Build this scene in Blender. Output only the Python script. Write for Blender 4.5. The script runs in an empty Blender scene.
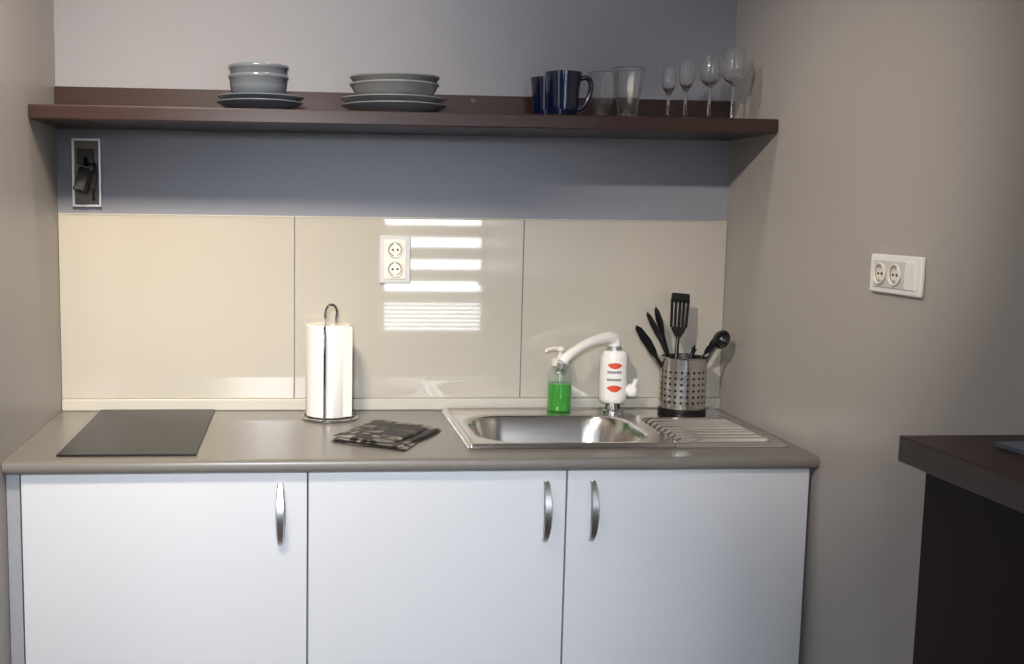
import bpy, bmesh, math, random
from mathutils import Vector, Matrix
random.seed(4)
S = bpy.context.scene
COL = S.collection
W = 1.778; ZC = 0.88; ZS = 1.645

# ---------------------------------------------------------------- materials
def lin(c):
    r = []
    for v in c:
        v = v / 255.0
        r.append(v / 12.92 if v <= 0.04045 else ((v + 0.055) / 1.055) ** 2.4)
    return (r[0], r[1], r[2], 1.0)

def mat(name, c, rough=0.5, metal=0.0, c2=None, scale=(8, 8, 8), nscale=1.0, bump=0.0, bscale=200.0,
        trans=0.0, ior=1.45, coat=0.0, spec=0.5, detail=4.0, sheen=0.0, aniso=None):
    m = bpy.data.materials.new(name); m.use_nodes = True
    nt = m.node_tree; b = nt.nodes['Principled BSDF']
    b.inputs['Base Color'].default_value = lin(c)
    b.inputs['Roughness'].default_value = rough
    b.inputs['Metallic'].default_value = metal
    b.inputs['Transmission Weight'].default_value = trans
    b.inputs['IOR'].default_value = ior
    b.inputs['Coat Weight'].default_value = coat
    b.inputs['Specular IOR Level'].default_value = spec
    b.inputs['Sheen Weight'].default_value = sheen
    tc = nt.nodes.new('ShaderNodeTexCoord')
    mp = nt.nodes.new('ShaderNodeMapping'); mp.inputs['Scale'].default_value = scale
    nt.links.new(tc.outputs['Object'], mp.inputs['Vector'])
    if c2 is not None:
        n = nt.nodes.new('ShaderNodeTexNoise'); n.inputs['Scale'].default_value = nscale
        n.inputs['Detail'].default_value = detail
        nt.links.new(mp.outputs['Vector'], n.inputs['Vector'])
        mx = nt.nodes.new('ShaderNodeMix'); mx.data_type = 'RGBA'
        mx.inputs['A'].default_value = lin(c); mx.inputs['B'].default_value = lin(c2)
        nt.links.new(n.outputs['Fac'], mx.inputs['Factor'])
        nt.links.new(mx.outputs['Result'], b.inputs['Base Color'])
    if bump > 0:
        n2 = nt.nodes.new('ShaderNodeTexNoise'); n2.inputs['Scale'].default_value = bscale
        n2.inputs['Detail'].default_value = 3
        nt.links.new((mp if aniso else tc).outputs['Vector' if aniso else 'Object'], n2.inputs['Vector'])
        bp = nt.nodes.new('ShaderNodeBump'); bp.inputs['Strength'].default_value = bump
        bp.inputs['Distance'].default_value = 0.001
        nt.links.new(n2.outputs['Fac'], bp.inputs['Height'])
        nt.links.new(bp.outputs['Normal'], b.inputs['Normal'])
    return m

def thin_glass(name, tint=(252, 253, 253), amt=0.62, base=.035, power=4.5, real=0.0):
    m = bpy.data.materials.new(name); m.use_nodes = True
    nt = m.node_tree; nt.nodes.clear()
    out = nt.nodes.new('ShaderNodeOutputMaterial'); mx = nt.nodes.new('ShaderNodeMixShader')
    tr = nt.nodes.new('ShaderNodeBsdfTransparent'); tr.inputs['Color'].default_value = lin(tint)
    gl = nt.nodes.new('ShaderNodeBsdfGlossy'); gl.inputs['Roughness'].default_value = 0.04
    gl.inputs['Color'].default_value = (1, 1, 1, 1)
    df = nt.nodes.new('ShaderNodeBsdfDiffuse'); df.inputs['Color'].default_value = (.95, .97, .98, 1)  # white diffuse share paints bright edge glints into the glass
    m2 = nt.nodes.new('ShaderNodeMixShader'); m2.inputs['Fac'].default_value = .35
    nt.links.new(gl.outputs[0], m2.inputs[1]); nt.links.new(df.outputs[0], m2.inputs[2])
    lw = nt.nodes.new('ShaderNodeLayerWeight'); lw.inputs['Blend'].default_value = 0.5
    pw = nt.nodes.new('ShaderNodeMath'); pw.operation = 'POWER'; pw.inputs[1].default_value = power
    ma = nt.nodes.new('ShaderNodeMath'); ma.operation = 'MULTIPLY_ADD'; ma.inputs[1].default_value = amt; ma.inputs[2].default_value = base
    nt.links.new(lw.outputs['Facing'], pw.inputs[0]); nt.links.new(pw.outputs[0], ma.inputs[0])
    nt.links.new(ma.outputs[0], mx.inputs['Fac']); nt.links.new(tr.outputs[0], mx.inputs[1]); nt.links.new(m2.outputs[0], mx.inputs[2])
    last = mx
    if real > 0:
        g = nt.nodes.new('ShaderNodeBsdfGlass'); g.inputs['Roughness'].default_value = 0.0; g.inputs['IOR'].default_value = 1.5
        m3 = nt.nodes.new('ShaderNodeMixShader'); m3.inputs['Fac'].default_value = real
        nt.links.new(mx.outputs[0], m3.inputs[1]); nt.links.new(g.outputs[0], m3.inputs[2]); last = m3
    nt.links.new(last.outputs[0], out.inputs['Surface'])
    return m

M = {}
M['wall'] = mat('wall_paint', (143, 145, 154), 0.55, c2=(137, 139, 149), scale=(1, 1, 1), nscale=3, bump=0.15, bscale=90)
M['wallside'] = mat('wall_paint_side', (170, 164, 159), 0.40, c2=(164, 158, 154), scale=(1, 1, 1), nscale=2.5, bump=0.2, bscale=60)
M['ceil'] = mat('ceiling_paint', (225, 222, 216), 0.8, c2=(218, 216, 210))
M['floor'] = mat('floor_laminate', (110, 92, 78), 0.4, c2=(88, 70, 58), scale=(2, 20, 1), nscale=2)
M['tile'] = mat('glossy_cream_glass', (188, 182, 170), 0.05, c2=(183, 177, 166), scale=(1, 1, 1), nscale=2, coat=1.0)
tb = M['tile'].node_tree.nodes['Principled BSDF']
tb.inputs['Coat Roughness'].default_value = 0.025; tb.inputs['Coat IOR'].default_value = 1.65
M['strip'] = mat('cream_plastic', (192, 187, 176), 0.35, c2=(185, 180, 170))
M['counter'] = mat('taupe_laminate', (127, 122, 115), 0.28, c2=(118, 113, 107), scale=(1, 1, 1), nscale=60, bump=0.12, bscale=400)
M['door'] = mat('white_laminate', (214, 215, 218), 0.36, c2=(209, 210, 214), scale=(1, 1, 1), nscale=2, bump=0.05, bscale=120)
M['carcass'] = mat('grey_board', (160, 162, 168), 0.5, c2=(150, 152, 160))
M['wood'] = mat('dark_wenge_wood', (36, 21, 19), 0.32, c2=(58, 35, 31), scale=(3, 40, 60), nscale=1.2, detail=8, bump=0.15, bscale=4, aniso=True)
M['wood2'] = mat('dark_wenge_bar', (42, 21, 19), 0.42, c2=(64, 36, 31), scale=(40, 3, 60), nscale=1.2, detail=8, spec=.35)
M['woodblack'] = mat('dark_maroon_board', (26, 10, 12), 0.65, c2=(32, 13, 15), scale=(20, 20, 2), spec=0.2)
M['steel'] = mat('brushed_steel', (220, 216, 212), 0.22, 1.0, c2=(204, 200, 196), scale=(4, 150, 4), nscale=2, bump=0.05, bscale=3, aniso=True)
M['steel2'] = mat('brushed_drainer_steel', (216, 214, 212), 0.10, 1.0, c2=(200, 198, 196), scale=(4, 150, 4), nscale=2)
M['chrome'] = mat('chrome', (215, 215, 218), 0.1, 1.0, c2=(205, 205, 208))
M['nickel'] = mat('satin_nickel', (216, 216, 217), 0.34, 1.0, c2=(206, 206, 208))
M['dark_metal'] = mat('dark_metal', (96, 90, 86), 0.3, 1.0, c2=(84, 79, 76))
M['white'] = mat('white_plastic', (236, 234, 230), 0.28, c2=(230, 228, 224))
M['plate'] = mat('grey_white_plastic', (205, 203, 202), 0.3, c2=(198, 196, 196))
M['whitew'] = mat('cream_white_plastic', (232, 226, 214), 0.3, c2=(226, 220, 208))
M['black'] = mat('black_plastic', (13, 13, 15), 0.25, c2=(20, 20, 22))
M['dark'] = mat('inner_shade', (30, 28, 30), 0.7, c2=(24, 22, 24))
M['greyhole'] = mat('socket_shadow_grey', (90, 86, 84), 0.5, c2=(80, 78, 76))
M['cook'] = mat('dark_ceramic_glass', (30, 30, 33), 0.32, c2=(38, 38, 41), scale=(1, 1, 1), nscale=400, spec=0.2)
M['ceramic'] = mat('blue_grey_ceramic', (108, 115, 125), 0.2, c2=(101, 108, 119), coat=0.3)
M['ceramic2'] = mat('pale_grey_ceramic', (134, 137, 141), 0.2, c2=(128, 131, 135), coat=0.3)
M['mug'] = mat('navy_ceramic', (8, 20, 56), 0.14, c2=(7, 17, 48), coat=0.4)
M['glass'] = thin_glass('clear_glass', amt=.9, base=.01, power=5, real=.93)
M['plasticclear'] = thin_glass('clear_bottle', (246, 250, 248), 0.5, .06, 3.5)
M['soap'] = mat('green_soap', (50, 182, 34), 0.08, c2=(43, 168, 29), trans=.3, ior=1.33, coat=.5)
M['paper'] = mat('paper_towel', (230, 227, 221), 0.9, c2=(224, 221, 215), bump=0.5, bscale=160)
M['red'] = mat('red_print', (218, 82, 52), 0.35, c2=(208, 74, 47))
M['greyprint'] = mat('grey_print', (86, 84, 86), 0.35, c2=(76, 74, 76))
M['sheetwin'] = mat('white_blind', (205, 202, 195), 0.7, c2=(198, 195, 188))
M['book'] = mat('grey_cover', (112, 118, 132), 0.35, c2=(100, 108, 125))
M['pages'] = mat('pages', (225, 222, 215), 0.8, c2=(210, 208, 200))

def towel_mat():
    m = bpy.data.materials.new('printed_cloth'); m.use_nodes = True
    nt = m.node_tree; b = nt.nodes['Principled BSDF']; b.inputs['Roughness'].default_value = 0.6
    tc = nt.nodes.new('ShaderNodeTexCoord'); mp = nt.nodes.new('ShaderNodeMapping')
    mp.inputs['Scale'].default_value = (1, 1, 0); mp.inputs['Rotation'].default_value = (0, 0, math.radians(35))
    nt.links.new(tc.outputs['Object'], mp.inputs['Vector'])
    br = nt.nodes.new('ShaderNodeTexBrick'); br.inputs['Scale'].default_value = 6
    br.inputs['Color1'].default_value = (0.02, .02, .02, 1); br.inputs['Color2'].default_value = (.95, .95, .95, 1)
    br.inputs['Mortar'].default_value = (0, 0, 0, 1); br.inputs['Mortar Size'].default_value = 0.04
    br.inputs['Bias'].default_value = -.15; br.offset = .37; br.squash = 1.4
    nt.links.new(mp.outputs['Vector'], br.inputs['Vector'])
    n = nt.nodes.new('ShaderNodeTexNoise'); n.inputs['Scale'].default_value = 26; n.inputs['Detail'].default_value = 3
    nt.links.new(mp.outputs['Vector'], n.inputs['Vector'])
    c2 = nt.nodes.new('ShaderNodeValToRGB'); c2.color_ramp.elements[0].position = 0.44; c2.color_ramp.elements[1].position = 0.50
    nt.links.new(n.outputs['Fac'], c2.inputs['Fac'])
    ml = nt.nodes.new('ShaderNodeMath'); ml.operation = 'MULTIPLY'
    nt.links.new(c2.outputs['Color'], ml.inputs[0]); nt.links.new(br.outputs['Color'], ml.inputs[1])
    mx = nt.nodes.new('ShaderNodeMix'); mx.data_type = 'RGBA'
    nt.links.new(ml.outputs[0], mx.inputs['Factor'])
    mx.inputs['A'].default_value = lin((40, 36, 35)); mx.inputs['B'].default_value = lin((168, 160, 147))
    nt.links.new(mx.outputs['Result'], b.inputs['Base Color'])
    return m
M['towel'] = towel_mat()

# ---------------------------------------------------------------- helpers
def finish(bm, name, m, parent=None, smooth=True, angle=35, loc=None):
    bmesh.ops.recalc_face_normals(bm, faces=bm.faces[:])
    me = bpy.data.meshes.new(name); bm.to_mesh(me); bm.free()
    for p in me.polygons: p.use_smooth = smooth
    if smooth: me.set_sharp_from_angle(angle=math.radians(angle))
    me.materials.append(M[m])
    o = bpy.data.objects.new(name, me); COL.objects.link(o)
    if parent is not None: o.parent = parent
    if loc is not None: o.location = loc
    return o

def thing(name, label, cat, loc, group=None, rz=0):
    e = bpy.data.objects.new(name, None); e.empty_display_size = 0.05
    e.location = loc; e.rotation_euler = (0, 0, rz)
    e["label"] = label; e["category"] = cat
    if group: e["group"] = group
    COL.objects.link(e); return e

def tag(o, label, cat, group=None):
    o["label"] = label; o["category"] = cat
    if group: o["group"] = group
    return o

def addbox(bm, a, b, bev=0.0, seg=2):
    t = bmesh.new()
    bmesh.ops.create_cube(t, size=1)
    s = [b[i] - a[i] for i in range(3)]; c = [(a[i] + b[i]) / 2 for i in range(3)]
    for v in t.verts: v.co = Vector((v.co.x * s[0] + c[0], v.co.y * s[1] + c[1], v.co.z * s[2] + c[2]))
    if bev > 0:
        bmesh.ops.bevel(t, geom=t.edges[:], offset=bev, segments=seg, profile=0.5, affect='EDGES')
    me = bpy.data.meshes.new('tmp'); t.to_mesh(me); t.free(); bm.from_mesh(me); bpy.data.meshes.remove(me)

def box(name, a, b, m, parent=None, bev=0.0, seg=2, loc=None):
    bm = bmesh.new(); addbox(bm, a, b, bev, seg)
    return finish(bm, name, m, parent, loc=loc, smooth=False)

def addlathe(bm, prof, seg=48, mtx=None):
    rings = []
    for r, z in prof:
        if r < 1e-6:
            co = Vector((0, 0, z)); rings.append([bm.verts.new(mtx @ co if mtx else co)])
        else:
            ring = []
            for i in range(seg):
                a = 2 * math.pi * i / seg; co = Vector((r * math.cos(a), r * math.sin(a), z))
                ring.append(bm.verts.new(mtx @ co if mtx else co))
            rings.append(ring)
    for p, q in zip(rings, rings[1:]):
        n = max(len(p), len(q))
        if n == 1: continue
        for i in range(n):
            j = (i + 1) % n
            if len(p) == 1: bm.faces.new((p[0], q[j], q[i]))
            elif len(q) == 1: bm.faces.new((p[i], p[j], q[0]))
            else: bm.faces.new((p[i], p[j], q[j], q[i]))

def lathe(name, prof, m, parent=None, seg=48, mtx=None, loc=None, angle=35):
    bm = bmesh.new(); addlathe(bm, prof, seg, mtx)
    return finish(bm, name, m, parent, loc=loc, angle=angle)

def catmull(pts, n=8):
    P = [Vector(p) for p in pts]; P = [P[0] * 2 - P[1]] + P + [P[-1] * 2 - P[-2]]
    out = []
    for i in range(1, len(P) - 2):
        for k in range(n):
            t = k / n
            out.append(0.5 * ((2 * P[i]) + (P[i + 1] - P[i - 1]) * t + (2 * P[i - 1] - 5 * P[i] + 4 * P[i + 1] - P[i + 2]) * t * t
                              + (-P[i - 1] + 3 * P[i] - 3 * P[i + 1] + P[i + 2]) * t ** 3))
    out.append(P[-2]); return out

def addtube(bm, pts, rad, seg=12, sy=1.0, ref=None, cap=True):
    pts = [Vector(p) for p in pts]; n = len(pts)
    if not isinstance(rad, (list, tuple)): rad = [rad] * n
    if len(rad) != n:
        L = len(rad) - 1
        rr = []
        for i in range(n):
            t = i / (n - 1) * L; k = min(int(t), L - 1); rr.append(rad[k] + (rad[k + 1] - rad[k]) * (t - k))
        rad = rr
    up = Vector(ref) if ref else Vector((0, 0, 1))
    T0 = (pts[1] - pts[0]).normalized()
    if abs(T0.dot(up)) > 0.95: up = Vector((1, 0, 0))
    N = (up - T0 * up.dot(T0)).normalized(); rings = []
    for i in range(n):
        T = (pts[min(i + 1, n - 1)] - pts[max(i - 1, 0)]).normalized()
        N = (N - T * N.dot(T)).normalized(); B = T.cross(N)
        rings.append([bm.verts.new(pts[i] + (N * math.cos(2 * math.pi * j / seg) * rad[i] * sy + B * math.sin(2 * math.pi * j / seg) * rad[i])) for j in range(seg)])
    for p, q in zip(rings, rings[1:]):
        for i in range(seg):
            j = (i + 1) % seg; bm.faces.new((p[i], p[j], q[j], q[i]))
    if cap:
        bm.faces.new(rings[0]); bm.faces.new(rings[-1])

def tube(name, pts, rad, m, parent=None, seg=12, sy=1.0, ref=None, loc=None):
    bm = bmesh.new(); addtube(bm, pts, rad, seg, sy, ref)
    return finish(bm, name, m, parent, loc=loc, angle=50)

# ---------------------------------------------------------------- room shell
def struct(name, a, b, m):
    o = box(name, a, b, m); o["kind"] = "structure"; return o
YR = -3.85; XL = -2.6
struct('floor', (XL - .1, YR - .1, -0.1), (W + .1, .1, 0), 'floor')
struct('ceiling', (XL - .1, YR - .1, 2.6), (W + .1, .1, 2.7), 'ceil')
struct('wall_back', (0, 0, 0), (W, .1, 2.6), 'wall')
struct('wall_left', (-.12, -1.0, 0), (0, .1, 2.6), 'wallside')
struct('wall_right', (W, YR, 0), (W + .1, .1, 2.6), 'wallside')
struct('wall_side', (XL, -1.0, 0), (-.12, -.9, 2.6), 'wall')
struct('wall_far', (XL - .1, YR, 0), (XL, -.9, 2.6), 'wall')
bm = bmesh.new()
w1 = (1.13, 1.774, 0.655, 2.2)
for (xa, xb, za, zb) in ((XL, w1[0], 0, 2.6), (w1[1], W, 0, 2.6), (w1[0], w1[1], 0, w1[2]), (w1[0], w1[1], w1[3], 2.6)):
    addbox(bm, (xa, YR - .1, za), (xb, YR, zb))
o = finish(bm, 'wall_rear', 'wall', smooth=False); o["kind"] = "structure"
bm = bmesh.new(); t = 0.02; w = w1
addbox(bm, (w[0], YR - .08, w[2]), (w[0] + t, YR - .02, w[3])); addbox(bm, (w[1] - t, YR - .08, w[2]), (w[1], YR - .02, w[3]))
addbox(bm, (w[0] + t, YR - .08, w[2]), (w[1] - t, YR - .02, w[2] + t)); addbox(bm, (w[0] + t, YR - .08, w[3] - t), (w[1] - t, YR - .02, w[3]))
o = finish(bm, 'window_1', 'white'); o["kind"] = "structure"
bm = bmesh.new()
z = .845
while z < w1[3]:
    addbox(bm, (w1[0] + .004, YR - .016, z), (w1[1] - .004, YR - .010, min(z + 0.074, w1[3]))); z += 0.136
for k in range(6):
    zz = .692 + k * 0.026
    addbox(bm, (w1[0] + .004, YR - .016, zz), (w1[1] - .004, YR - .010, zz + 0.012))
addbox(bm, (w1[0] + .001, YR - .018, w1[2] + .02), (w1[0] + .005, YR - .008, w1[3])); addbox(bm, (w1[1] - .005, YR - .018, w1[2] + .02), (w1[1] - .001, YR - .008, w1[3]))
tag(finish(bm, 'window_blind', 'sheetwin', smooth=False), "white horizontally banded roller blind over the window", "blind")

# ---------------------------------------------------------------- backsplash + strip
g = "glossy backsplash panels"
for xa, xb in ((0.001, 0.6065), (0.6085, 1.2172), (1.2192, W - .001)):
    o = box('backsplash_panel', (xa, -.008, .912), (xb, -.0005, 1.3924), 'tile', bev=.0012)
    tag(o, "glossy cream backsplash panel fixed above the worktop", "backsplash panel", g)
o = box('trim_1', (0.001, -.016, ZC + .0005), (W - .001, -.0005, .9115), 'strip', bev=.003); o["kind"] = "structure"
o = box('trim_2', (0.001, -.006, 1.3926), (W - .001, -.0005, 1.396), 'strip', bev=.001); o["kind"] = "structure"
o = box('trim_3', (0.001, -.572, 0.001), (.0285, -.556, ZC - .030), 'carcass', bev=.001); o["kind"] = "structure"

# ---------------------------------------------------------------- worktop with sink cut-out
hx0, hx1, hy0, hy1 = 1.025, 1.475, -.478, -.108
def worktop():
    bm = bmesh.new(); zb = ZC - .029
    prof = [(-.590, zb), (-.5975, zb + .003), (-.601, zb + .009), (-.602, zb + .016), (-.600, zb + .0235), (-.594, ZC - .0015), (-.587, ZC)]
    xs = [0.001, hx0, hx1, W - .001]
    def quad(*c): bm.faces.new([bm.verts.new(v) for v in c])
    for i in range(3):
        a, b = xs[i], xs[i + 1]
        segs = [(-.587, -.0005)] if i != 1 else [(-.587, hy0), (hy1, -.0005)]
        for y0, y1 in segs:
            quad((a, y0, ZC), (b, y0, ZC), (b, y1, ZC), (a, y1, ZC))
            yy = -.590 if y0 == -.587 else y0
            quad((a, yy, zb), (a, y1, zb), (b, y1, zb), (b, yy, zb))
        for p, q in zip(prof, prof[1:]):
            quad((a, p[0], p[1]), (b, p[0], p[1]), (b, q[0], q[1]), (a, q[0], q[1]))
    quad((hx0, hy0, zb), (hx1, hy0, zb), (hx1, hy0, ZC), (hx0, hy0, ZC)); quad((hx0, hy1, zb), (hx1, hy1, zb), (hx1, hy1, ZC), (hx0, hy1, ZC))
    quad((hx0, hy0, zb), (hx0, hy1, zb), (hx0, hy1, ZC), (hx0, hy0, ZC)); quad((hx1, hy0, zb), (hx1, hy1, zb), (hx1, hy1, ZC), (hx1, hy0, ZC))
    for x in (xs[0], xs[3]):
        bm.faces.new([bm.verts.new((x, y, z)) for y, z in prof + [(-.0005, ZC), (-.0005, zb)]])
    quad((xs[0], -.0005, zb), (xs[3], -.0005, zb), (xs[3], -.0005, ZC), (xs[0], -.0005, ZC))
    bmesh.ops.remove_doubles(bm, verts=bm.verts[:], dist=1e-5)
    o = finish(bm, 'worktop', 'counter', angle=40)
    wn = o.modifiers.new('wn', 'WEIGHTED_NORMAL'); wn.keep_sharp = True
    return o
tag(worktop(), "long taupe laminate worktop with rounded front edge on cabinets", "worktop")

# ---------------------------------------------------------------- cabinets
zb = ZC - .0295
def handle(parent, x, z0, z1, y):
    bm = bmesh.new(); n = 24; zc = (z0 + z1) / 2; h = (z1 - z0) / 2
    rings = []
    for i in range(n + 1):
        t = -1 + 2 * i / n
        yy = y - .006 - .026 * (1 - t * t) ** 0.8; wd = .0065 + .0035 * (1 - t * t)
        z = zc + t * h; dy = .0035
        rings.append([bm.verts.new((x - wd, yy, z)), bm.verts.new((x - wd * .7, yy - dy, z)), bm.verts.new((x + wd * .7, yy - dy, z)),
                      bm.verts.new((x + wd, yy, z)), bm.verts.new((x + wd * .7, yy + dy * .5, z)), bm.verts.new((x - wd * .7, yy + dy * .5, z))])
    for p, q in zip(rings, rings[1:]):
        for i in range(6): bm.faces.new((p[i], p[(i + 1) % 6], q[(i + 1) % 6], q[i]))
    bm.faces.new(rings[0]); bm.faces.new(rings[-1])
    for zz in (z0 + .004, z1 - .004):
        m = Matrix.Translation((x, y + .0005, zz)) @ Matrix.Rotation(math.radians(90), 4, 'X')
        addlathe(bm, [(0, 0), (.0065, 0), (.0055, .008), (0, .010)], 16, m)
    o = finish(bm, 'handle', 'nickel', parent, angle=30); o["label"] = "curved satin metal bow handle"
    return o

def cabinet(x0, x1, doors, label):
    e = thing('base_cabinet', label, 'cabinet', (0, 0, 0))
    bm = bmesh.new(); t = .016
    addbox(bm, (x0, -.56, .1), (x0 + t, -.012, zb)); addbox(bm, (x1 - t, -.56, .1), (x1, -.012, zb))
    addbox(bm, (x0 + t, -.56, .1), (x1 - t, -.012, .116)); addbox(bm, (x0 + t, -.018, .116), (x1 - t, -.012, zb))
    addbox(bm, (x0 + t, -.558, zb - .03), (x1 - t, -.545, zb))
    finish(bm, 'body', 'carcass', e, smooth=False)
    box('plinth', (x0 + .002, -.52, .0), (x1 - .002, -.50, .0995), 'carcass', e)
    for (a, b, hx) in doors:
        d = box('door', (a, -.581, .105), (b, -.5625, zb - .003), 'door', e, bev=.0015)
        handle(d, hx, .690, .826, -.581)
    return e
cabinet(.030, .6385, [(.0335, .6375, .580)], "white single-door kitchen base cabinet under the cooktop")
cabinet(.6395, 1.768, [(.6415, 1.2085, 1.163), (1.2125, 1.766, 1.268)], "white double-door kitchen base cabinet under the sink")

# ---------------------------------------------------------------- cooktop
e = thing('cooktop', "plain dark glass electric cooktop set in the worktop", 'cooktop', (.2505, -.288, ZC + .0003))
box('glass_plate', (-.148, -.268, 0), (.148, .268, .005), 'cook', e, bev=.0015)

# ---------------------------------------------------------------- sink
def sstep(t):
    t = max(0, min(1, t)); return t * t * (3 - 2 * t)
SX0, SX1, SY0, SY1 = 1.0, 1.752, -.505, -.028
def sinkz(x, y):
    z = .0035
    d = min(x - SX0, SX1 - x, y - SY0, SY1 - y)
    if d < .004: z = .0010
    elif d < .018: z = .0035 + .0040 * math.sin((d - .004) / .014 * math.pi)
    cx, cy, hx, hy, r = 1.25, -.293, .212, .168, .11
    qx = abs(x - cx) - (hx - r); qy = abs(y - cy) - (hy - r)
    sd = math.hypot(max(qx, 0), max(qy, 0)) + min(max(qx, qy), 0) - r
    if sd < 0.008: z = .0035 - .0015 * sstep((0.008 - sd) / .008)
    if sd < 0:
        dd = -sd
        z = .002 - .135 * sstep(dd / .055) ** 0.9 - .008 * sstep((dd - .03) / .15)
    cx, cy, hx, hy, r = 1.612, -.330, .118, .148, .02
    qx = abs(x - cx) - (hx - r); qy = abs(y - cy) - (hy - r)
    sd = math.hypot(max(qx, 0), max(qy, 0)) + min(max(qx, qy), 0) - r
    if sd < 0:
        f = sstep(-sd / .016)
        s = math.sin((y - cy) / .033 * 2 * math.pi)
        z += -.0060 * f + .0140 * f * max(0, s) ** 1.8
    return z
def sinkpart(name, xa, xb, parent, mt, sy):
    bm = bmesh.new(); st = .0032
    nx = int((xb - xa) / st); ny = int((SY1 - SY0) / sy); G = []
    for i in range(nx + 1):
        x = xa + (xb - xa) * i / nx; row = []
        for j in range(ny + 1):
            y = SY0 + (SY1 - SY0) * j / ny; zz = sinkz(x, y)
            row.append(bm.verts.new((x, y, ZC + .0008 if zz == .0010 else ZC + .0034 + zz)))
        G.append(row)
    for i in range(nx):
        for j in range(ny): bm.faces.new((G[i][j], G[i + 1][j], G[i + 1][j + 1], G[i][j + 1]))
    return finish(bm, name, mt, parent, angle=80)
e = thing('sink', "stainless steel inset sink with drainer in the worktop", 'sink', (0, 0, 0))
sinkpart('basin', SX0, 1.482, e, 'steel', .0032); sinkpart('drainboard', 1.482, SX1, e, 'steel2', .0020)
lathe('drain', [(0, .002), (.012, .002), (.014, .0), (.03, .0), (.036, .004), (.04, .004), (.042, .0)], 'chrome', e, 40, loc=(1.25, -.293, ZC - .1365))

# ---------------------------------------------------------------- tap with heater
e = thing('electric_water_tap', "white electric instant water heater tap with red print on the sink", 'tap', (1.452, -.088, ZC + .0071))
lathe('base', [(0, 0), (.026, 0), (.026, .005), (.021, .009), (.020, .024), (.027, .028), (0, .028)], 'chrome', e)
lathe('body', [(0, .028), (.030, .028), (.0345, .033), (.0365, .045), (.0365, .150), (.0345, .160), (.029, .166), (0, .166)], 'white', e)
lathe('collar', [(0, .1655), (.019, .1655), (.019, .176), (.0165, .178), (0, .178)], 'nickel', e)
pts = catmull([(0, 0, .176), (-.002, -.001, .192), (-.020, -.013, .201), (-.070, -.045, .196), (-.115, -.074, .180), (-.150, -.097, .162), (-.166, -.107, .146)], 8)
tube('spout', pts, [.017, .018, .0155, .0125, .012, .0125, .014], 'white', e, 20)
lathe('aerator', [(0, 0), (.0115, 0), (.0125, .006), (.0125, .014), (0, .014)], 'nickel', e, 24, loc=(-.167, -.108, .133))
m = Matrix.Rotation(math.radians(90), 4, 'Y')
k = lathe('valve_knob', [(0, .03), (.013, .03), (.013, .048), (.017, .050), (.0185, .056), (.0175, .066), (.013, .071), (0, .071)], 'white', e, 24, mtx=m, loc=(-.012, -.012, .060))
tube('lever', [(.046, -.014, .062), (.053, -.022, .080), (.054, -.026, .092)], [.008, .007, .006], 'white', e, 12)
def wraplabel(bm, R, a0, w, outline):
    top = []; bot = []
    for s, z0, z1 in outline:
        a = a0 + s * w / R
        bot.append(bm.verts.new((R * math.cos(a), R * math.sin(a), z0))); top.append(bm.verts.new((R * math.cos(a), R * math.sin(a), z1)))
    for i in range(len(top) - 1): bm.faces.new((bot[i], bot[i + 1], top[i + 1], top[i]))
a0 = math.radians(-100); n = 14
for zc, hh, w_ in ((.130, .010, .020), (.070, .011, .021)):
    bm = bmesh.new()
    wraplabel(bm, .0369, a0, w_, [(-1 + 2 * i / n, zc - hh * (1 - (-1 + 2 * i / n) ** 2) - .0003, zc + hh * .6 * (1 - (-1 + 2 * i / n) ** 2) + .0003) for i in range(n + 1)])
    finish(bm, 'red_label', 'red', e)
bm = bmesh.new()
for zc in (.108, .088):
    for s in (-.95, -.7, -.45, -.2, .05, .3, .55, .8):
        wraplabel(bm, .0369, a0 + s * .019 / .0369, .0017, [(-1, zc, zc + .0065), (1, zc, zc + .0065)])
finish(bm, 'small_print', 'greyprint', e)

# ---------------------------------------------------------------- soap dispenser
e = thing('soap_dispenser', "clear pump bottle half full of green soap beside the tap", 'soap dispenser', (1.314, -.062, ZC + .0071))
lathe('bottle', [(0, 0), (.029, 0), (.032, .004), (.032, .100), (.029, .110), (.022, .116), (.022, .122)], 'plasticclear', e)
lathe('soap', [(0, .0014), (.029, .0014), (.0312, .005), (.0312, .074), (0, .074)], 'soap', e)
lathe('collar', [(0, .1222), (.024, .1222), (.024, .136), (.020, .141), (.009, .143), (.008, .150), (0, .150)], 'whitew', e)
bm = bmesh.new()
addlathe(bm, [(0, .150), (.0055, .150), (.0055, .160), (.012, .161), (.013, .165), (.012, .172), (0, .173)], 24)
addtube(bm, catmull([(0, 0, .167), (-.02, -.006, .168), (-.038, -.012, .165), (-.044, -.014, .158)], 5), [.006, .0055, .005, .004], 12)
finish(bm, 'pump', 'whitew', e)
tube('dip_tube', [(0, 0, .076), (0, 0, .12)], .0018, 'whitew', e, 8)

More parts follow.
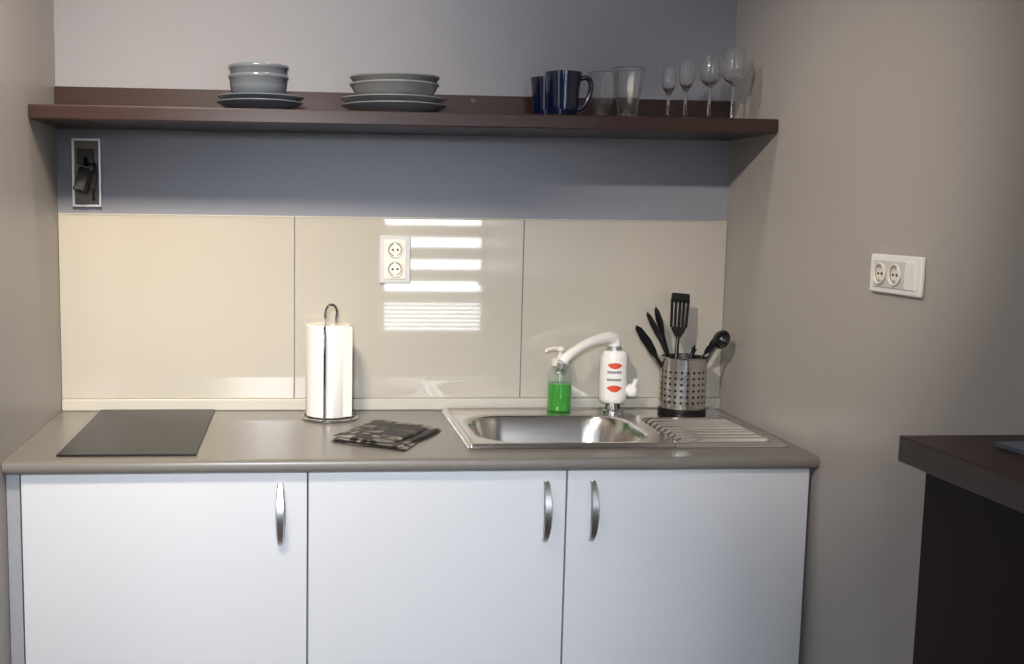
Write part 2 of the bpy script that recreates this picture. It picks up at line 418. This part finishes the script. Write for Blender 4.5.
# ---------------------------------------------------------------- paper towel holder and roll
e = thing('paper_towel_holder', "chrome wire upright kitchen roll holder on the worktop", 'paper towel holder', (.700, -.125, ZC + .0004))
bm = bmesh.new(); addtube(bm, [(.07 * math.cos(a), .07 * math.sin(a), .004) for a in [i * math.pi / 24 for i in range(49)]], .0035, 8, cap=False)
addtube(bm, [(-.07, 0, .004), (.07, 0, .004)], .003, 8); addtube(bm, [(0, -.07, .004), (0, .07, .004)], .003, 8)
finish(bm, 'base', 'chrome', e)
tube('post', [(.014, 0, .004), (.014, 0, .262)] , .0035, 'chrome', e)
bm = bmesh.new()
pp = catmull([(.014, 0, .26), (.016, 0, .275), (.010, -.001, .290), (-.002, -.003, .292), (-.012, -.006, .280), (-.014, -.012, .258)], 6)
addtube(bm, pp, .0035, 10)
finish(bm, 'loop', 'chrome', e)
bm = bmesh.new()
addtube(bm, catmull([(-.014, -.012, .258), (-.015, -.035, .249), (-.017, -.068, .235), (-.017, -.0735, .2), (-.017, -.0735, .1), (-.017, -.071, .02), (-.017, -.066, .005)], 6), .0030, 10)
finish(bm, 'side_arm', 'chrome', e)
e = thing('kitchen_roll', "white paper kitchen roll standing on the wire holder", 'paper towel', (.696, -.121, ZC + .009))
bm = bmesh.new(); sg = 64; R = .059
prof = [(.02, .001), (R - .002, 0), (R, .003), (R, .118), (R, .231), (R - .002, .234), (.02, .233)]
addlathe(bm, prof + [(.02, .001)], sg)
finish(bm, 'roll', 'paper', e)
bm = bmesh.new()
q = [(R * 1.005 * math.cos(a), R * 1.005 * math.sin(a)) for a in [math.radians(200 + i * 6) for i in range(14)]] + [(.050, -.041), (.058, -.039)]
lo = [bm.verts.new((x, y, .002)) for x, y in q]; hi = [bm.verts.new((x, y, .232)) for x, y in q]
for i in range(len(q) - 1): bm.faces.new((lo[i], lo[i + 1], hi[i + 1], hi[i]))
finish(bm, 'loose_sheet', 'paper', e)

# ---------------------------------------------------------------- folded towel
def towel():
    bm = bmesh.new()
    def layer(z0, th, c, amp, seed, ph):
        nx, ny = 34, 26; T = []; B = []
        def P(u, v):
            x = (c[0][0] * (1 - u) * (1 - v) + c[1][0] * u * (1 - v) + c[2][0] * u * v + c[3][0] * (1 - u) * v)
            y = (c[0][1] * (1 - u) * (1 - v) + c[1][1] * u * (1 - v) + c[2][1] * u * v + c[3][1] * (1 - u) * v)
            x += .003 * math.sin(v * 9 + seed); y += .003 * math.sin(u * 8 + seed * 2)
            return x, y
        for i in range(nx + 1):
            ra = []; rb = []
            for j in range(ny + 1):
                u, v = i / nx, j / ny; x, y = P(u, v)
                ed = min(u, 1 - u, v, 1 - v); k = math.sqrt(min(1, ed / .06))
                wob = amp * (math.sin(u * 7 + seed) * math.cos(v * 5 + ph) + .5 * math.sin(u * 13 + v * 9 + seed)) + amp
                ra.append(bm.verts.new((x, y, z0 + th * (.5 + .5 * k) + wob * k))); rb.append(bm.verts.new((x, y, z0 + th * (.5 - .5 * k) + (wob * .7 * k if z0 > .001 else 0))))
            T.append(ra); B.append(rb)
        for i in range(nx):
            for j in range(ny):
                bm.faces.new((T[i][j], T[i + 1][j], T[i + 1][j + 1], T[i][j + 1])); bm.faces.new((B[i][j], B[i][j + 1], B[i + 1][j + 1], B[i + 1][j]))
    layer(0.0005, .003, ((-.143, -.065), (.018, -.168), (.137, .062), (-.012, .172)), .0004, 1.0, .3)
    layer(0.0045, .003, ((-.138, -.058), (.012, -.154), (.134, .060), (-.016, .168)), .0007, 2.2, 1.0)
    layer(0.0090, .003, ((-.134, -.044), (.000, -.132), (.116, .068), (-.018, .158)), .0012, 3.1, .8)
    bmesh.ops.remove_doubles(bm, verts=bm.verts[:], dist=1e-6)
    o = finish(bm, 'kitchen_towel', 'towel', angle=70); o.location = (.832, -.358, ZC + .0004)
    return o
tag(towel(), "folded black cloth with pale grey print on the worktop", "kitchen towel")

# ---------------------------------------------------------------- utensil holder (perforated steel)
HX, HY = 1.639, -.098; HZ = ZC + .0072; HR = .0605; HH = .152
e = thing('utensil_holder', "perforated stainless steel cylinder holding black utensils on the sink edge", 'utensil holder', (HX, HY, HZ))
def perforated(R, h, z0, nc, nr):
    bm = bmesh.new(); cw = 2 * math.pi / nc; ch = (h) / nr
    def pt(a, z): return bm.verts.new((R * math.cos(a), R * math.sin(a), z))
    for c in range(nc):
        for r in range(nr):
            ac = (c + .5) * cw; zc = z0 + (r + .5) * ch; outer = []; inner = []
            for k in range(8):
                t = k * math.pi / 4
                sx = max(-1, min(1, math.cos(t) * 1.4143)); sz = max(-1, min(1, math.sin(t) * 1.4143))
                outer.append(pt(ac + sx * cw / 2, zc + sz * ch / 2))
                inner.append(pt(ac + math.cos(t) * .0036 / R, zc + math.sin(t) * .0036))
            for k in range(8):
                j = (k + 1) % 8; bm.faces.new((outer[k], outer[j], inner[j], inner[k]))
    bmesh.ops.remove_doubles(bm, verts=bm.verts[:], dist=1e-5)
    return bm
bm = perforated(HR, .096, .026, 24, 6)
addlathe(bm, [(HR, .002), (HR, .026)], 48)
addlathe(bm, [(HR, .122), (HR, HH - .004), (HR + .002, HH - .002), (HR, HH), (HR - .002, HH - .002), (HR - .0015, .122)], 48)
finish(bm, 'cylinder', 'steel', e, angle=40)
lathe('foot_ring', [(.052, 0), (HR + .002, 0), (HR + .003, .004), (HR + .002, .014), (HR + .0002, .016), (HR + .0002, .003), (.052, .003)], 'black', e)
lathe('shade_lining', [(0, .006), (HR - .0055, .006), (HR - .0055, .125), (HR - .0065, .125), (HR - .0065, .008), (0, .008)], 'dark', e)  # dark lining: shade inside the pot put into colour behind the holes

G2 = "black cooking utensils in the steel holder"
def frame(p0, p1, face=(0, -1, 0)):
    z = (Vector(p1) - Vector(p0)).normalized(); f = Vector(face); y = (f - z * f.dot(z)).normalized(); x = y.cross(z)
    mm = Matrix(((x.x, y.x, z.x), (x.y, y.y, z.y), (x.z, y.z, z.z))).to_4x4(); return mm
def utensil(name, label, foot, top, headlen, kind, face=(0, -1, 0), w=.025, hr=1.0):
    p0 = Vector(foot); p1 = Vector(top); L = (p1 - p0).length
    e = thing(name, label, 'cooking utensil', p0, G2)
    e.rotation_euler = frame(p0, p1, face).to_euler()
    hl = L - headlen
    tube('handle', [(0, 0, 0), (0, 0, hl * .5), (0, 0, hl + .004)], [.0075 * hr, .0065 * hr, .0046 * hr], 'black', e, 12, sy=.6, ref=(0, 1, 0))
    bm = bmesh.new()
    def slab(outl, th, holes=None):
        a = [bm.verts.new((x, -th / 2, z)) for x, z in outl]; b = [bm.verts.new((x, th / 2, z)) for x, z in outl]
        n = len(outl)
        bm.faces.new(a); bm.faces.new(b[::-1])
        for i in range(n): j = (i + 1) % n; bm.faces.new((a[i], b[i], b[j], a[j]))
    if kind == 'spatula':
        H = headlen; z0 = hl
        slab([(-.005, z0), (.005, z0), (w * .8, z0 + .022), (w * .86, z0 + .030), (-w * .86, z0 + .030), (-w * .8, z0 + .022)], .003)
        n = 4
        for i in range(n + 1):
            c = -w * .86 + i * (2 * w * .86) / n; hw = .0036
            slab([(c - hw, z0 + .029), (c + hw, z0 + .029), (c * 1.12 + hw, z0 + H - .018), (c * 1.12 - hw, z0 + H - .018)], .003)
        slab([(-w * 1.10, z0 + H - .025), (w * 1.10, z0 + H - .025), (w * 1.07, z0 + H - .004), (w * .95, z0 + H), (-w * .95, z0 + H), (-w * 1.07, z0 + H - .004)], .003)
    elif kind == 'turner':
        z0 = hl; H = headlen
        slab([(-.004, z0), (.004, z0), (w * .8, z0 + .02), (w, z0 + H * .6), (w * .7, z0 + H - .008), (w * .1, z0 + H), (-w * .6, z0 + H - .014), (-w, z0 + H * .5), (-w * .8, z0 + .02)], .0035)
    elif kind == 'spoon':
        a, c = w, headlen / 2
        dep = .014; zc = hl + c
        n = 8; sg = 24; rs = []
        for side in (0, 1):
            for i in range(n + 1):
                t = i / n; k = 1 - t * t; d = dep * k - side * .002
                if i == 0: rs.append([bm.verts.new((0, d, zc))])
                else: rs.append([bm.verts.new((a * t * math.cos(2 * math.pi * j / sg), d, zc + c * t * math.sin(2 * math.pi * j / sg))) for j in range(sg)])
        o1 = rs[:n + 1]; o2 = rs[n + 1:]
        for R_ in (o1, o2):
            for p, q in zip(R_, R_[1:]):
                for i in range(sg):
                    j = (i + 1) % sg
                    if len(p) == 1: bm.faces.new((p[0], q[i], q[j]))
                    else: bm.faces.new((p[i], p[j], q[j], q[i]))
        for i in range(sg): j = (i + 1) % sg; bm.faces.new((o1[-1][i], o1[-1][j], o2[-1][j], o2[-1][i]))
    finish(bm, 'head', 'black', e, angle=40)
    return e
bz = HZ + .012
utensil('slotted_spatula', "black slotted spatula standing in the steel holder", (1.605, -.125, bz), (1.628, -.085, 1.205), .120, 'spatula', w=.023)
utensil('cooking_spoon', "black slim spoon leaning out of the steel holder", (1.660, -.080, bz), (1.500, -.120, 1.124), .110, 'turner', (-.3, -1, .2), w=.012)
utensil('cooking_fork', "black long-handled fork leaning in the steel holder", (1.664, -.110, bz), (1.532, -.105, 1.158), .09, 'turner', (-.7, -1, 0), w=.008)
utensil('kitchen_turner', "black narrow turner leaning in the steel holder", (1.645, -.070, bz), (1.562, -.085, 1.170), .085, 'turner', (-.5, -1, 0), w=.009)
utensil('soup_ladle', "black small ladle leaning toward the wall", (1.612, -.115, bz), (1.738, -.135, 1.110), .052, 'spoon', (-.5, -1, 1.4), w=.024)
utensil('pasta_spoon', "black deep spoon leaning toward the wall", (1.602, -.085, bz), (1.735, -.080, 1.090), .060, 'spoon', (1.9, -1, .3), w=.020)
utensil('whisk_handle', "short black utensil handle in the steel holder", (1.630, -.070, bz), (1.680, -.070, 1.066), .03, 'turner', w=.008)

# ---------------------------------------------------------------- shelf
e = thing('wall_shelf', "long dark brown wooden wall shelf with rear upstand", 'shelf', (0, 0, 0))
box('shelf_board', (.0015, -.2987, ZS - .0337), (W - .0015, -.0005, ZS), 'wood', e, bev=.0030)
box('upstand', (.0015, -.018, ZS + .0002), (W - .0015, -.0005, ZS + .070), 'wood', e, bev=.0015)
for x in (1.072, ):
    m = Matrix.Rotation(math.radians(90), 4, 'X')
    lathe('screw_cap', [(0, .003), (.006, .003), (.008, .001), (.008, 0)], 'greyhole', e, 20, mtx=m, loc=(x, -.018, ZS + .055))

# ---------------------------------------------------------------- crockery
def plate(r, h, name, label, m, group, loc):
    o = lathe(name, [(0, .003), (r * .5, .003), (r * .55, 0), (r * .60, 0), (r * .62, .003), (r * .78, .006), (r * .93, h * .72), (r, h - .002), (r, h), (r * .99, h + .0005),
                     (r * .92, h * .72 + .004), (r * .77, .0095), (r * .6, .007), (0, .007)], m, loc=loc, seg=72, angle=60)
    return tag(o, label, 'plate', group)
def bowl(prof, name, label, m, group, loc):
    o = lathe(name, prof, m, loc=loc, seg=72, angle=50)
    return tag(o, label, 'bowl', group)
zs = ZS + .0006
p = plate(.104, .022, 'side_plate', "small grey side plate in a stack under bowls", 'ceramic', "stacked grey side plates", (.524, -.20, zs))
c = p.copy(); c.location = (.526, -.20, zs + .0125); COL.objects.link(c)
sb = [(0, .003), (.034, .003), (.036, 0), (.040, 0), (.043, .004), (.056, .014), (.065, .026), (.0685, .038), (.0698, .054), (.0720, .0565), (.0727, .059), (.0727, .0635), (.0715, .065), (.0698, .063), (.0680, .048), (.0655, .040), (.062, .028), (.052, .018), (.038, .009), (0, .008)]
b = bowl(sb, 'small_bowl', "small blue-grey ceramic bowl stacked on the side plates", 'ceramic', "stacked small grey bowls", (.521, -.20, zs + .0202))
c = b.copy(); c.location = (.522, -.20, zs + .0202 + .0225); COL.objects.link(c)
p = plate(.131, .024, 'dinner_plate', "large grey dinner plate in a stack under bowls", 'ceramic2', "stacked grey dinner plates", (.851, -.165, zs))
c = p.copy(); c.location = (.848, -.165, zs + .0155); COL.objects.link(c)
lb = [(0, .003), (.045, .003), (.047, 0), (.052, 0), (.055, .003), (.078, .014), (.098, .030), (.108, .047), (.111, .049), (.111, .0525), (.108, .0530), (.096, .033), (.076, .018), (.05, .008), (0, .007)]
b = bowl(lb, 'soup_bowl', "shallow grey soup bowl stacked on the dinner plates", 'ceramic2', "stacked shallow grey bowls", (.852, -.165, zs + .0232))
c = b.copy(); c.location = (.853, -.165, zs + .0232 + .0170); COL.objects.link(c)

def mug(loc, rz, label):
    e = thing('mug', label, 'mug', loc, "navy mugs on the shelf", rz)
    lathe('cup', [(0, .003), (.028, .003), (.030, 0), (.034, 0), (.036, .003), (.0385, .03), (.041, .07), (.0455, .108), (.0455, .110), (.0435, .110), (.0375, .07), (.035, .03), (.032, .008), (0, .007)], 'mug', e)
    tube('handle', catmull([(.040, 0, .094), (.054, 0, .098), (.067, 0, .088), (.067, 0, .062), (.058, 0, .038), (.045, 0, .024), (.036, 0, .022)], 6), .0062, 'mug', e, 12, sy=1.0, ref=(0, 1, 0))
    return e
mug((1.266, -.20, zs), math.radians(-8), "navy blue ceramic mug on the shelf beside tumblers")
mug((1.255, -.085, zs), math.radians(60), "navy blue ceramic mug standing behind another mug")
def tumbler(loc, label):
    o = lathe('drinking_glass', [(0, .001), (.022, 0), (.024, .002), (.027, .035), (.034, .075), (.0402, .122), (.0395, .1235), (.0385, .122), (.0325, .076), (.0255, .036), (.022, .012), (0, .011)], 'glass', loc=loc, seg=14, angle=20)
    tag(o, label, 'drinking glass', "clear tumblers on the shelf"); return o
t = tumbler((1.430, -.20, zs), "clear faceted flared glass tumbler on the shelf")
c = t.copy(); c.location = (1.392, -.105, zs); COL.objects.link(c)
def stem(name, h, rb, rf, bowlh, loc, label, grp):
    e = thing(name, label, 'wine glass', loc, grp)
    zb0 = h - bowlh
    pr = [(0, 0), (rf, 0), (rf, .0012), (rf * .5, .004), (.005, .008), (.0038, .016), (.0038, zb0 - .012), (.007, zb0 - .003)]
    lathe('foot_and_stem', pr + [(0, zb0 - .002)], 'glass', e, 32, angle=60)
    pb = [(0, zb0 - .002), (.006, zb0 - .0015), (rb * .62, zb0 + bowlh * .10), (rb * .94, zb0 + bowlh * .30), (rb, zb0 + bowlh * .5), (rb * .93, zb0 + bowlh * .78), (rb * .80, h), (rb * .78, h)]
    ib = [(rb * .77, h), (rb * .93 - .0014, zb0 + bowlh * .78), (rb - .0016, zb0 + bowlh * .5), (rb * .94 - .0018, zb0 + bowlh * .30), (rb * .62 - .0014, zb0 + bowlh * .12), (.003, zb0 + .003), (0, zb0 + .002)]
    lathe('glass_bowl', pb + ib, 'glass', e, 32, angle=70)
    return e
g1 = "small liqueur glasses on the shelf"; g3 = "wine glasses on the shelf"
stem('liqueur_glass', .130, .0185, .024, .062, (1.542, -.175, zs), "small clear stemmed liqueur glass on the shelf", g1)
stem('liqueur_glass', .148, .0195, .026, .072, (1.579, -.195, zs), "taller clear stemmed liqueur glass on the shelf", g1)
stem('wine_glass', .163, .029, .030, .076, (1.642, -.19, zs), "clear stemmed wine glass on the shelf", g3)
stem('wine_glass', .180, .0335, .033, .086, (1.706, -.18, zs), "larger clear wine glass beside the side wall", g3)

# ---------------------------------------------------------------- power outlets
def rbox(bm, a, b, bev): addbox(bm, a, b, bev, 3)
def socket_part(parent, x, z, plane_y, r=.0215):
    m = Matrix.Rotation(math.radians(90), 4, 'X')
    s = lathe('socket', [(r, .0005), (r, .0035), (r - .0015, .0045), (r - .0035, .0035), (r - .0045, .0004), (0, .0004)], 'whitew', parent, 40, mtx=m, loc=(x, plane_y, z), angle=30)
    lathe('recess', [(r - .0062, .00045), (r - .0062, .0008), (r - .0035, .0008), (r - .0035, .00045)], 'greyhole', s, 40, mtx=m)
    for dx in (-.0065, .0065):
        lathe('contact_hole', [(0, .0014), (.0028, .0014), (.0028, .0005)], 'black', s, 16, mtx=m, loc=(dx, 0, 0))
    for dz in (-.0135, .0135):
        bm = bmesh.new(); addbox(bm, (-.003, -.0022, dz - .0035), (.003, -.0004, dz + .0035)); finish(bm, 'earth_clip', 'nickel', s)
    return s
e = thing('power_outlet', "white vertical double power outlet on the backsplash", 'power outlet', (.872, -.0085, 1.285))
bm = bmesh.new(); rbox(bm, (-.0415, -.008, -.0635), (.0415, 0, .0635), .003); finish(bm, 'frame', 'plate', e, smooth=False)
bm = bmesh.new(); rbox(bm, (-.029, -.0105, -.052), (.029, -.0075, .052), .0012); finish(bm, 'insert', 'whitew', e, smooth=False)
socket_part(e, 0, .0255, -.0106); socket_part(e, 0, -.0255, -.0106)

e = thing('power_outlet', "white horizontal double power outlet on the side wall", 'power outlet', (W - .0005, -.875, 1.3015), rz=math.radians(-90))
bm = bmesh.new(); rbox(bm, (-.091, -.010, -.038), (.091, 0, .038), .004); finish(bm, 'frame', 'white', e, smooth=False)
bm = bmesh.new(); rbox(bm, (-.073, -.0125, -.0265), (.036, -.0095, .0265), .0012); finish(bm, 'insert', 'plate', e, smooth=False)
bm = bmesh.new(); rbox(bm, (.039, -.0125, -.0265), (.076, -.0095, .0265), .0012); finish(bm, 'blank_cover', 'white', e, smooth=False)
socket_part(e, -.046, 0, -.0126); socket_part(e, .008, 0, -.0126)

# ---------------------------------------------------------------- wall lamp
e = thing('wall_lamp', "small angular black swivel spotlight on a polished metal wall plate", 'wall lamp', (.0755, -.0005, 1.4995))
bm = bmesh.new()
addbox(bm, (-.0365, -.012, -.087), (-.0305, 0, .087), .001); addbox(bm, (.0305, -.012, -.087), (.0365, 0, .087), .001)
addbox(bm, (-.0305, -.012, .081), (.0305, 0, .087), .001); addbox(bm, (-.0305, -.012, -.087), (.0305, 0, -.081), .001)
finish(bm, 'frame', 'nickel', e, smooth=False)
box('back_plate', (-.0305, -.006, -.081), (.0305, 0, .081), 'dark_metal', e)
box('mounting_block', (-.020, -.026, .020), (.022, -.0062, .060), 'black', e, bev=.002)
tube('arm', [(0.002, -.026, .034), (.006, -.046, .020), (.004, -.050, .000)], .006, 'black', e)
bm = bmesh.new(); addbox(bm, (-.015, -.016, -.046), (.015, .012, .016), .003)
bm.transform(Matrix.Translation((.002, -.050, -.006)) @ Matrix.Rotation(math.radians(-12), 4, 'X') @ Matrix.Rotation(math.radians(14), 4, 'Y'))
finish(bm, 'lamp_head', 'black', e, smooth=False)
bm = bmesh.new(); addbox(bm, (-.019, -.006, -.004), (.019, .006, .004), .001)
bm.transform(Matrix.Translation((.004, -.050, .012)) @ Matrix.Rotation(math.radians(14), 4, 'Y'))
finish(bm, 'joint', 'dark_metal', e, smooth=False)
tube('cable', catmull([(.012, -.012, .030), (.024, -.026, .02), (.026, -.03, -.02), (.020, -.03, -.05), (.016, -.010, -.070)], 6), .0028, 'black', e, 8)

# ---------------------------------------------------------------- breakfast bar
e = thing('bar_table', "dark brown wooden breakfast bar against the side wall", 'bar table', (0, 0, 0))
BX = 1.482; BY = -1.42
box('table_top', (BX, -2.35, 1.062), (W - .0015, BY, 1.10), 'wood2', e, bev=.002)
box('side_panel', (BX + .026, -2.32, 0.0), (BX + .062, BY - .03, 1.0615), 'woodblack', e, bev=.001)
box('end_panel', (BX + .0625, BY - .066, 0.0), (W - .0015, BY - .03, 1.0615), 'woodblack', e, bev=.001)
e = thing('magazine', "grey covered booklet lying on the dark bar", 'magazine', (1.672, -1.60, 1.1004), rz=math.radians(6))
box('pages', (-.084, -.108, .0003), (.084, .108, .005), 'pages', e)
bm = bmesh.new(); addbox(bm, (-.086, -.11, .0052), (.086, .11, .0062)); addbox(bm, (-.086, -.11, -.0001), (.086, .11, .0002)); addbox(bm, (-.0875, -.11, -.0001), (-.0865, .11, .0062))
finish(bm, 'cover', 'book', e, smooth=False)

# ---------------------------------------------------------------- lights
def aim(o, loc, target):
    o.location = loc; o.rotation_euler = (Vector(target) - Vector(loc)).to_track_quat('-Z', 'Y').to_euler()
def area(name, loc, target, size, power, color, sy=None, spread=180):
    l = bpy.data.lights.new(name, 'AREA'); l.energy = power; l.color = color; l.size = size
    l.spread = math.radians(spread)
    if sy: l.shape = 'RECTANGLE'; l.size_y = sy
    o = bpy.data.objects.new(name, l); COL.objects.link(o); aim(o, loc, target); return o
def spot(name, loc, target, cone, power, color, rad=.06, blend=1.0):
    l = bpy.data.lights.new(name, 'SPOT'); l.energy = power; l.color = color; l.shadow_soft_size = rad
    l.spot_size = math.radians(cone); l.spot_blend = blend
    o = bpy.data.objects.new(name, l); COL.objects.link(o); aim(o, loc, target); return o
area('cool_fill', (-1.7, -3.6, 1.5), (.9, 0, .9), 1.1, 10, (.80, .88, 1.0), 1.6)  # fill light added at front left; no window stands there
spot('cool_spot', (.45, -3.6, 1.75), (.72, -.6, .66), 44, 330, (.86, .92, 1.0), .10)  # spot added behind the camera for the bright pool on the doors
area('warm_lamp', (.28, -1.6, 2.52), (.26, 0, 1.12), .3, 12, (1.0, .87, .70), spread=72)
area('ceiling_fill', (.90, -.50, 2.56), (.90, -.42, 0), .12, 5.0, (1.0, .95, .93))  # unseen ceiling light added for the bright patch on the upper wall
spot('side_spot', (.15, -2.3, 2.45), (W, -.42, 1.32), 32, 180, (1.0, .90, .79), .04)  # added spot: warm band and utensil shadows on the right wall
w = bpy.data.worlds.new('World'); S.world = w; w.use_nodes = True
w.node_tree.nodes['Background'].inputs['Color'].default_value = (.88, .93, 1, 1)
w.node_tree.nodes['Background'].inputs['Strength'].default_value = 9.0

# ---------------------------------------------------------------- camera
cd = bpy.data.cameras.new('camera'); co = bpy.data.objects.new('camera', cd); COL.objects.link(co)
co.location = (.6186, -2.9026, 1.4121); co.rotation_euler = (1.4548, -.0126, -.0857)
cd.sensor_width = 36; cd.lens = 1093.5 * 36 / 1024; cd.shift_x = .11567; cd.shift_y = .00624
cd.clip_start = .05
S.camera = co
S.view_settings.view_transform = 'Standard'
